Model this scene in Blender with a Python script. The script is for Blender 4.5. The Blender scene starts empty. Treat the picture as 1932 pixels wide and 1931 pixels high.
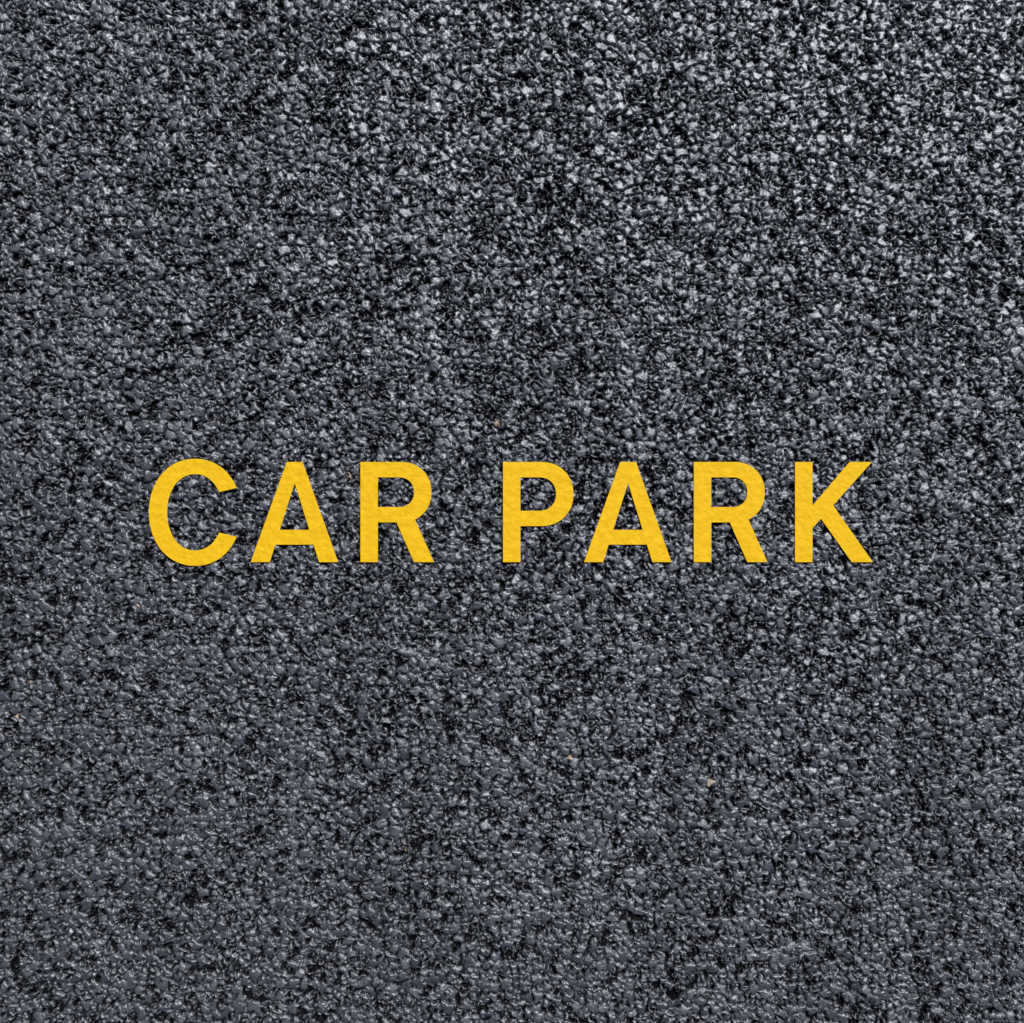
import bpy, math
import numpy as np
from mathutils import Vector

rng = np.random.default_rng(23)
scene = bpy.context.scene
scene.view_settings.view_transform = 'Standard'
scene.view_settings.look = 'None'
scene.view_settings.exposure = 0

# ------------------------------------------------------------ helpers
T = 1024
def tab(): return rng.random((T, T)).astype(np.float32)

def vnoise(X, Y, scale, t):
    u = X / scale; v = Y / scale
    iu = np.floor(u); iv = np.floor(v)
    fu = u - iu; fv = v - iv
    iu = iu.astype(np.int64) % T; iv = iv.astype(np.int64) % T
    fu = fu * fu * (3 - 2 * fu); fv = fv * fv * (3 - 2 * fv)
    iu1 = (iu + 1) % T; iv1 = (iv + 1) % T
    a = t[iu, iv]; b = t[iu1, iv]; c = t[iu, iv1]; d = t[iu1, iv1]
    return (a * (1 - fu) + b * fu) * (1 - fv) + (c * (1 - fu) + d * fu) * fv - 0.5

class Layer:
    def __init__(s, cell, present, top0, topvar, depth, bev, tilt, gapmin, gapvar):
        s.cell = cell; s.present = present; s.top0 = top0; s.topvar = topvar
        s.depth = depth; s.bev = bev; s.tilt = tilt; s.gapmin = gapmin; s.gapvar = gapvar
        s.jx = tab(); s.jy = tab(); s.r = [tab() for _ in range(5)]
    def eval(s, X, Y):
        c = s.cell
        u = X / c; v = Y / c
        iu = np.floor(u).astype(np.int64); iv = np.floor(v).astype(np.int64)
        F1 = np.full(X.shape, 1e9, np.float32); F2 = F1.copy()
        x1 = np.zeros_like(F1); y1 = np.zeros_like(F1); x2 = np.zeros_like(F1); y2 = np.zeros_like(F1)
        a1 = np.zeros(X.shape, np.int64); b1 = np.zeros(X.shape, np.int64)
        for du in (-1, 0, 1):
            for dv in (-1, 0, 1):
                A = (iu + du) % T; B = (iv + dv) % T
                dx = (iu + du + s.jx[A, B] - u).astype(np.float32)
                dy = (iv + dv + s.jy[A, B] - v).astype(np.float32)
                D = dx * dx + dy * dy
                m = D < F1
                m2 = (~m) & (D < F2)
                F2 = np.where(m, F1, np.where(m2, D, F2))
                x2 = np.where(m, x1, np.where(m2, dx, x2)); y2 = np.where(m, y1, np.where(m2, dy, y2))
                F1 = np.where(m, D, F1)
                x1 = np.where(m, dx, x1); y1 = np.where(m, dy, y1)
                a1 = np.where(m, A, a1); b1 = np.where(m, B, b1)
        L = np.sqrt((x2 - x1) ** 2 + (y2 - y1) ** 2) + 1e-4
        edge = (F2 - F1) / (2 * L)               # distance to cell edge (cells)
        r0, r1, r2, r3, r4 = [t[a1, b1] for t in s.r]
        e = edge - (s.gapmin + s.gapvar * r3)
        k = np.clip(e / s.bev, -1.2, 1)
        prof = np.where(k > 0, 1 - (1 - k) ** 2.2, k * 2.0)  # rounded shoulder, steep flank
        h = s.top0 - s.topvar * r0 ** 1.3 + s.tilt * c * ((r1 - .5) * x1 + (r2 - .5) * y1) * 2
        h = h - s.depth * (1 - prof) * 0.5 - 0.16 * c * F1      # slightly domed top
        h = np.where(r4 < s.present, h, -1.0)
        return h, r0 * 0.5 + r2 * 0.5, r1

big = Layer(0.0200, 0.60, 0.0006, 0.0030, 0.0110, 0.19, 0.20, 0.03, 0.11)
med = Layer(0.0126, 0.76, -0.0002, 0.0042, 0.0095, 0.23, 0.30, 0.03, 0.12)
sml = Layer(0.0068, 0.78, -0.0034, 0.0048, 0.0060, 0.28, 0.42, 0.02, 0.12)
tn = [tab() for _ in range(8)]
FLOOR = -0.0140

# ------------------------------------------------------------ asphalt sheet
half = 1.05; step = 0.00124
n = int(half / step)
core = np.arange(-n, n + 1) * step
g = []; x = core[-1]; d = step
while x < 160:
    d *= 1.13; x += d; g.append(x)
g = np.array(g)
ax = np.concatenate([-g[::-1], core, g])
sp = np.gradient(ax)
N = len(ax)
H = np.zeros((N, N), np.float32); CR = np.zeros((N, N), np.float32); TAN = np.zeros((N, N), np.float32)
CH = 200
for i in range(0, N, CH):
    Y, X = np.meshgrid(ax[i:i + CH], ax, indexing='ij')
    S = np.maximum(sp[i:i + CH][:, None], sp[None, :])
    wx = vnoise(X, Y, 0.0065, tn[0]) * 0.0062 + vnoise(X, Y, 0.003, tn[1]) * 0.0018
    wy = vnoise(X, Y, 0.0065, tn[2]) * 0.0062 + vnoise(X, Y, 0.003, tn[3]) * 0.0018
    Xw = X + wx; Yw = Y + wy
    h1, c1, t1 = big.eval(Xw, Yw)
    h2, c2, t2 = med.eval(Xw + 3.3, Yw + 1.7)
    h3, c3, t3 = sml.eval(Xw + 7.1, Yw + 5.9)
    h = np.maximum(np.maximum(h1, h2), h3)
    cr = np.where(h == h1, c1, np.where(h == h2, c2, c3))
    tt = np.where(h == h1, 0, np.where(h == h2, t2, 0))
    h = np.maximum(h, FLOOR)
    h = h + vnoise(X, Y, 0.0028, tn[4]) * 0.0008 + vnoise(X, Y, 0.08, tn[5]) * 0.0005
    fade = np.clip(1.5 - S / 0.006, 0, 1)
    H[i:i + CH] = h * fade + (-0.003) * (1 - fade)
    CR[i:i + CH] = cr
    TAN[i:i + CH] = (tt > 0.9997).astype(np.float32)
H = np.minimum(H, 0.0010)

Y, X = np.meshgrid(ax, ax, indexing='ij')
co = np.stack([X, Y, H], -1).astype(np.float32).reshape(-1)
idx = np.arange(N * N, dtype=np.int32).reshape(N, N)
q = np.stack([idx[:-1, :-1], idx[:-1, 1:], idx[1:, 1:], idx[1:, :-1]], -1).reshape(-1)
nf = (N - 1) ** 2
me = bpy.data.meshes.new("asphalt_ground")
me.vertices.add(N * N); me.vertices.foreach_set("co", co)
me.loops.add(nf * 4); me.loops.foreach_set("vertex_index", q)
me.polygons.add(nf); me.polygons.foreach_set("loop_start", np.arange(nf, dtype=np.int32) * 4)
me.update(calc_edges=True)
at = me.attributes.new("stone", 'FLOAT_COLOR', 'POINT')
hn = np.clip((H + 0.0120) / 0.0125, 0, 1)
at.data.foreach_set("color", np.stack([CR, hn, TAN, np.ones_like(CR)], -1).astype(np.float32).reshape(-1))
ground = bpy.data.objects.new("asphalt_ground", me)
scene.collection.objects.link(ground)
print("verts", N * N)

# ------------------------------------------------------------ materials
def nn(nt, typ, **kw):
    nd = nt.nodes.new(typ)
    for k, v in kw.items(): setattr(nd, k, v)
    return nd

mat = bpy.data.materials.new("asphalt"); mat.use_nodes = True
nt = mat.node_tree; lk = nt.links.new
bs = nt.nodes["Principled BSDF"]
attr = nn(nt, 'ShaderNodeAttribute', attribute_name="stone")
sep = nn(nt, 'ShaderNodeSeparateColor'); lk(attr.outputs['Color'], sep.inputs[0])
geo = nn(nt, 'ShaderNodeNewGeometry')
ramp = nn(nt, 'ShaderNodeValToRGB'); lk(sep.outputs[0], ramp.inputs[0])
ramp.color_ramp.elements[0].color = (0.0185, 0.0180, 0.0225, 1)
ramp.color_ramp.elements[1].color = (0.047, 0.0465, 0.057, 1)
# height -> bitumen in the pits
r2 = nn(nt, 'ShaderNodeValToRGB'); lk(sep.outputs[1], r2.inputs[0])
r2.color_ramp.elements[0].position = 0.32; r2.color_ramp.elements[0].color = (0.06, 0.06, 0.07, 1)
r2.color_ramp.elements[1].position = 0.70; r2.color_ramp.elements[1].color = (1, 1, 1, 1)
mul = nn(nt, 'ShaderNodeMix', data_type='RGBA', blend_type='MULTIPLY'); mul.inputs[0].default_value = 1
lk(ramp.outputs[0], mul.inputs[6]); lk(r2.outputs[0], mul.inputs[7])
# roller streaks / worn film
mp = nn(nt, 'ShaderNodeMapping'); lk(geo.outputs['Position'], mp.inputs[0]); mp.inputs['Scale'].default_value = (3.8, 0.5, 1)
ns = nn(nt, 'ShaderNodeTexNoise'); lk(mp.outputs[0], ns.inputs[0]); ns.inputs['Scale'].default_value = 1.5; ns.inputs['Detail'].default_value = 2
mr = nn(nt, 'ShaderNodeMapRange'); lk(ns.outputs[0], mr.inputs[0])
mr.inputs[1].default_value = 0.3; mr.inputs[2].default_value = 0.7; mr.inputs[3].default_value = 0.84; mr.inputs[4].default_value = 1.16
mul2 = nn(nt, 'ShaderNodeVectorMath', operation='SCALE'); lk(mul.outputs[2], mul2.inputs[0]); lk(mr.outputs[0], mul2.inputs['Scale'])
tanm = nn(nt, 'ShaderNodeMix', data_type='RGBA'); lk(sep.outputs[2], tanm.inputs[0]); lk(mul2.outputs[0], tanm.inputs[6])
tanm.inputs[7].default_value = (0.24, 0.17, 0.11, 1)
lk(tanm.outputs[2], bs.inputs['Base Color'])
rr = nn(nt, 'ShaderNodeMapRange'); lk(sep.outputs[0], rr.inputs[0]); rr.inputs[3].default_value = 0.46; rr.inputs[4].default_value = 0.56
lk(rr.outputs[0], bs.inputs['Roughness'])
sl = nn(nt, 'ShaderNodeMapRange'); lk(sep.outputs[1], sl.inputs[0]); sl.inputs[1].default_value = 0.30; sl.inputs[2].default_value = 0.70
sl.inputs[3].default_value = 0.08; sl.inputs[4].default_value = 1.0
slm = nn(nt, 'ShaderNodeMath', operation='MULTIPLY'); lk(sl.outputs[0], slm.inputs[0]); lk(mr.outputs[0], slm.inputs[1])
lk(slm.outputs[0], bs.inputs['Specular IOR Level'])
bs.inputs['IOR'].default_value = 1.65
bs.inputs['Specular Tint'].default_value = (0.90, 0.935, 1.0, 1)
fn = nn(nt, 'ShaderNodeTexNoise'); lk(geo.outputs['Position'], fn.inputs[0]); fn.inputs['Scale'].default_value = 330; fn.inputs['Detail'].default_value = 2
bp = nn(nt, 'ShaderNodeBump'); bp.inputs['Strength'].default_value = 0.4; bp.inputs['Distance'].default_value = 0.0010
lk(fn.outputs[0], bp.inputs['Height']); lk(bp.outputs[0], bs.inputs['Normal'])
me.materials.append(mat)

pm = bpy.data.materials.new("yellow_road_paint"); pm.use_nodes = True
nt = pm.node_tree; lk = nt.links.new
bs = nt.nodes["Principled BSDF"]
geo = nn(nt, 'ShaderNodeNewGeometry')
n1 = nn(nt, 'ShaderNodeTexNoise'); lk(geo.outputs['Position'], n1.inputs[0]); n1.inputs['Scale'].default_value = 60; n1.inputs['Detail'].default_value = 5
cr = nn(nt, 'ShaderNodeValToRGB'); lk(n1.outputs[0], cr.inputs[0])
cr.color_ramp.elements[0].position = 0.3; cr.color_ramp.elements[0].color = (0.62, 0.355, 0.004, 1)
cr.color_ramp.elements[1].position = 0.7; cr.color_ramp.elements[1].color = (0.70, 0.415, 0.006, 1)
lk(cr.outputs[0], bs.inputs['Base Color'])
bs.inputs['Roughness'].default_value = 0.65
bs.inputs['Specular IOR Level'].default_value = 0.15
vo = nn(nt, 'ShaderNodeTexVoronoi', feature='SMOOTH_F1'); lk(geo.outputs['Position'], vo.inputs[0]); vo.inputs['Scale'].default_value = 80
vo.inputs['Smoothness'].default_value = 0.6
n2 = nn(nt, 'ShaderNodeTexNoise'); lk(geo.outputs['Position'], n2.inputs[0]); n2.inputs['Scale'].default_value = 150; n2.inputs['Detail'].default_value = 4
ad = nn(nt, 'ShaderNodeMath', operation='ADD'); lk(vo.outputs['Distance'], ad.inputs[0]); lk(n2.outputs[0], ad.inputs[1])
bp = nn(nt, 'ShaderNodeBump'); bp.inputs['Strength'].default_value = 0.5; bp.inputs['Distance'].default_value = 0.0025
lk(ad.outputs[0], bp.inputs['Height']); lk(bp.outputs[0], bs.inputs['Normal'])

# ------------------------------------------------------------ lettering (flat painted letters)
def W(p):   # letter drawing units -> metres on the ground
    return ((p[0] - 966) / 966.0, (965.5 - p[1]) / 966.0)

def ell(cx, cy, rx, ry, a0, a1, k=40, e=2.0):
    out = []
    for i in range(k + 1):
        a = math.radians(a0 + (a1 - a0) * i / k)
        c, s_ = math.cos(a), math.sin(a)
        out.append((cx + rx * math.copysign(abs(c) ** (2 / e), c), cy - ry * math.copysign(abs(s_) ** (2 / e), s_)))
    return out

letters = []
# C
letters.append([ell(368, 967, 87, 101, 26, 334, 80, 2.1) + ell(368, 967, 52.5, 72, 329, 31, 80, 2.1)])
def A(o):
    return [[(541 + o, 872), (571 + o, 872), (638 + o, 1061), (602 + o, 1061), (591.5 + o, 1028), (519.5 + o, 1028), (509 + o, 1061), (473 + o, 1061)],
            [(556 + o, 912), (583.5 + o, 1000), (528 + o, 1000)]]
def bowl(xs, xr, yt, yb, r):
    """right-hand bowl outline from top-left to bottom-left"""
    ry = (yb - yt) / 2
    return [(xs, yt)] + ell(xr - r, yt + ry, r, ry, 90, -90, 36, 2.15) + [(xs, yb)]
def R(o):
    outer = [(680 + o, 872)] + ell(757 + o, 929, 57, 57, 90, -64, 36, 2.12) + [(819 + o, 1061), (781 + o, 1061), (748 + o, 986), (713 + o, 986), (713 + o, 1061), (680 + o, 1061)]
    inner = bowl(713 + o, 781 + o, 901, 957, 28)
    return [outer, inner]
letters.append(A(0)); letters.append(R(0))
letters.append([[(949, 872)] + ell(1021, 932.5, 61, 60.5, 90, -90, 36, 2.12) + [(982, 993), (982, 1061), (949, 1061)],
                bowl(982, 1049, 901, 964, 31)])
letters.append(A(629)); letters.append(R(629))
letters.append([[(1500, 872), (1533, 872), (1533, 954), (1603, 872), (1645, 872), (1572, 954), (1647, 1061), (1607, 1061), (1549, 979), (1533, 997), (1533, 1061), (1500, 1061)]])

cu = bpy.data.curves.new("car_park_lettering", 'CURVE')
cu.dimensions = '2D'; cu.fill_mode = 'BOTH'; cu.extrude = 0.0002
for L in letters:
    for loop in L:
        s_ = cu.splines.new('POLY'); s_.points.add(len(loop) - 1)
        for i, p in enumerate(loop):
            wx_, wy_ = W(p); s_.points[i].co = (wx_, wy_, 0, 1)
        s_.use_cyclic_u = True
tmp = bpy.data.objects.new("tmp", cu); scene.collection.objects.link(tmp)
dg = bpy.context.evaluated_depsgraph_get()
lm = bpy.data.meshes.new_from_object(tmp.evaluated_get(dg))
bpy.data.objects.remove(tmp)
lm.name = "car_park_lettering"; lm.materials.clear(); lm.materials.append(pm)
for p in lm.polygons: p.use_smooth = False
lo = bpy.data.objects.new("car_park_lettering", lm); lo.location = (0, 0, 0.0013)
scene.collection.objects.link(lo)

# ------------------------------------------------------------ light
el = math.radians(51); az = math.radians(24)      # az measured from +Y towards +X
sv = Vector((math.sin(az) * math.cos(el), math.cos(az) * math.cos(el), math.sin(el)))
sun = bpy.data.lights.new("sun", 'SUN'); sun.energy = 5.0; sun.angle = math.radians(0.5); sun.color = (1.0, 0.985, 0.97)
so = bpy.data.objects.new("sun", sun); so.rotation_euler = sv.to_track_quat('Z', 'Y').to_euler(); so.location = sv * 5
scene.collection.objects.link(so)
w = bpy.data.worlds.new("World"); scene.world = w; w.use_nodes = True
bg = w.node_tree.nodes["Background"]
sky = w.node_tree.nodes.new('ShaderNodeTexSky'); sky.sky_type = 'NISHITA'; sky.sun_disc = False
sky.sun_elevation = el; sky.sun_rotation = az
w.node_tree.links.new(sky.outputs[0], bg.inputs[0]); bg.inputs[1].default_value = 0.06

# ------------------------------------------------------------ camera (straight down)
cam = bpy.data.cameras.new("camera"); co_ = bpy.data.objects.new("camera", cam)
scene.collection.objects.link(co_); scene.camera = co_
Hc = 2.1
co_.location = (0, 0, Hc); co_.rotation_euler = (0, 0, 0)
cam.sensor_width = 36; cam.sensor_fit = 'HORIZONTAL'; cam.lens = 36 * (Hc - 0.0015) / 2.0
cam.clip_start = 0.05; cam.clip_end = 1000
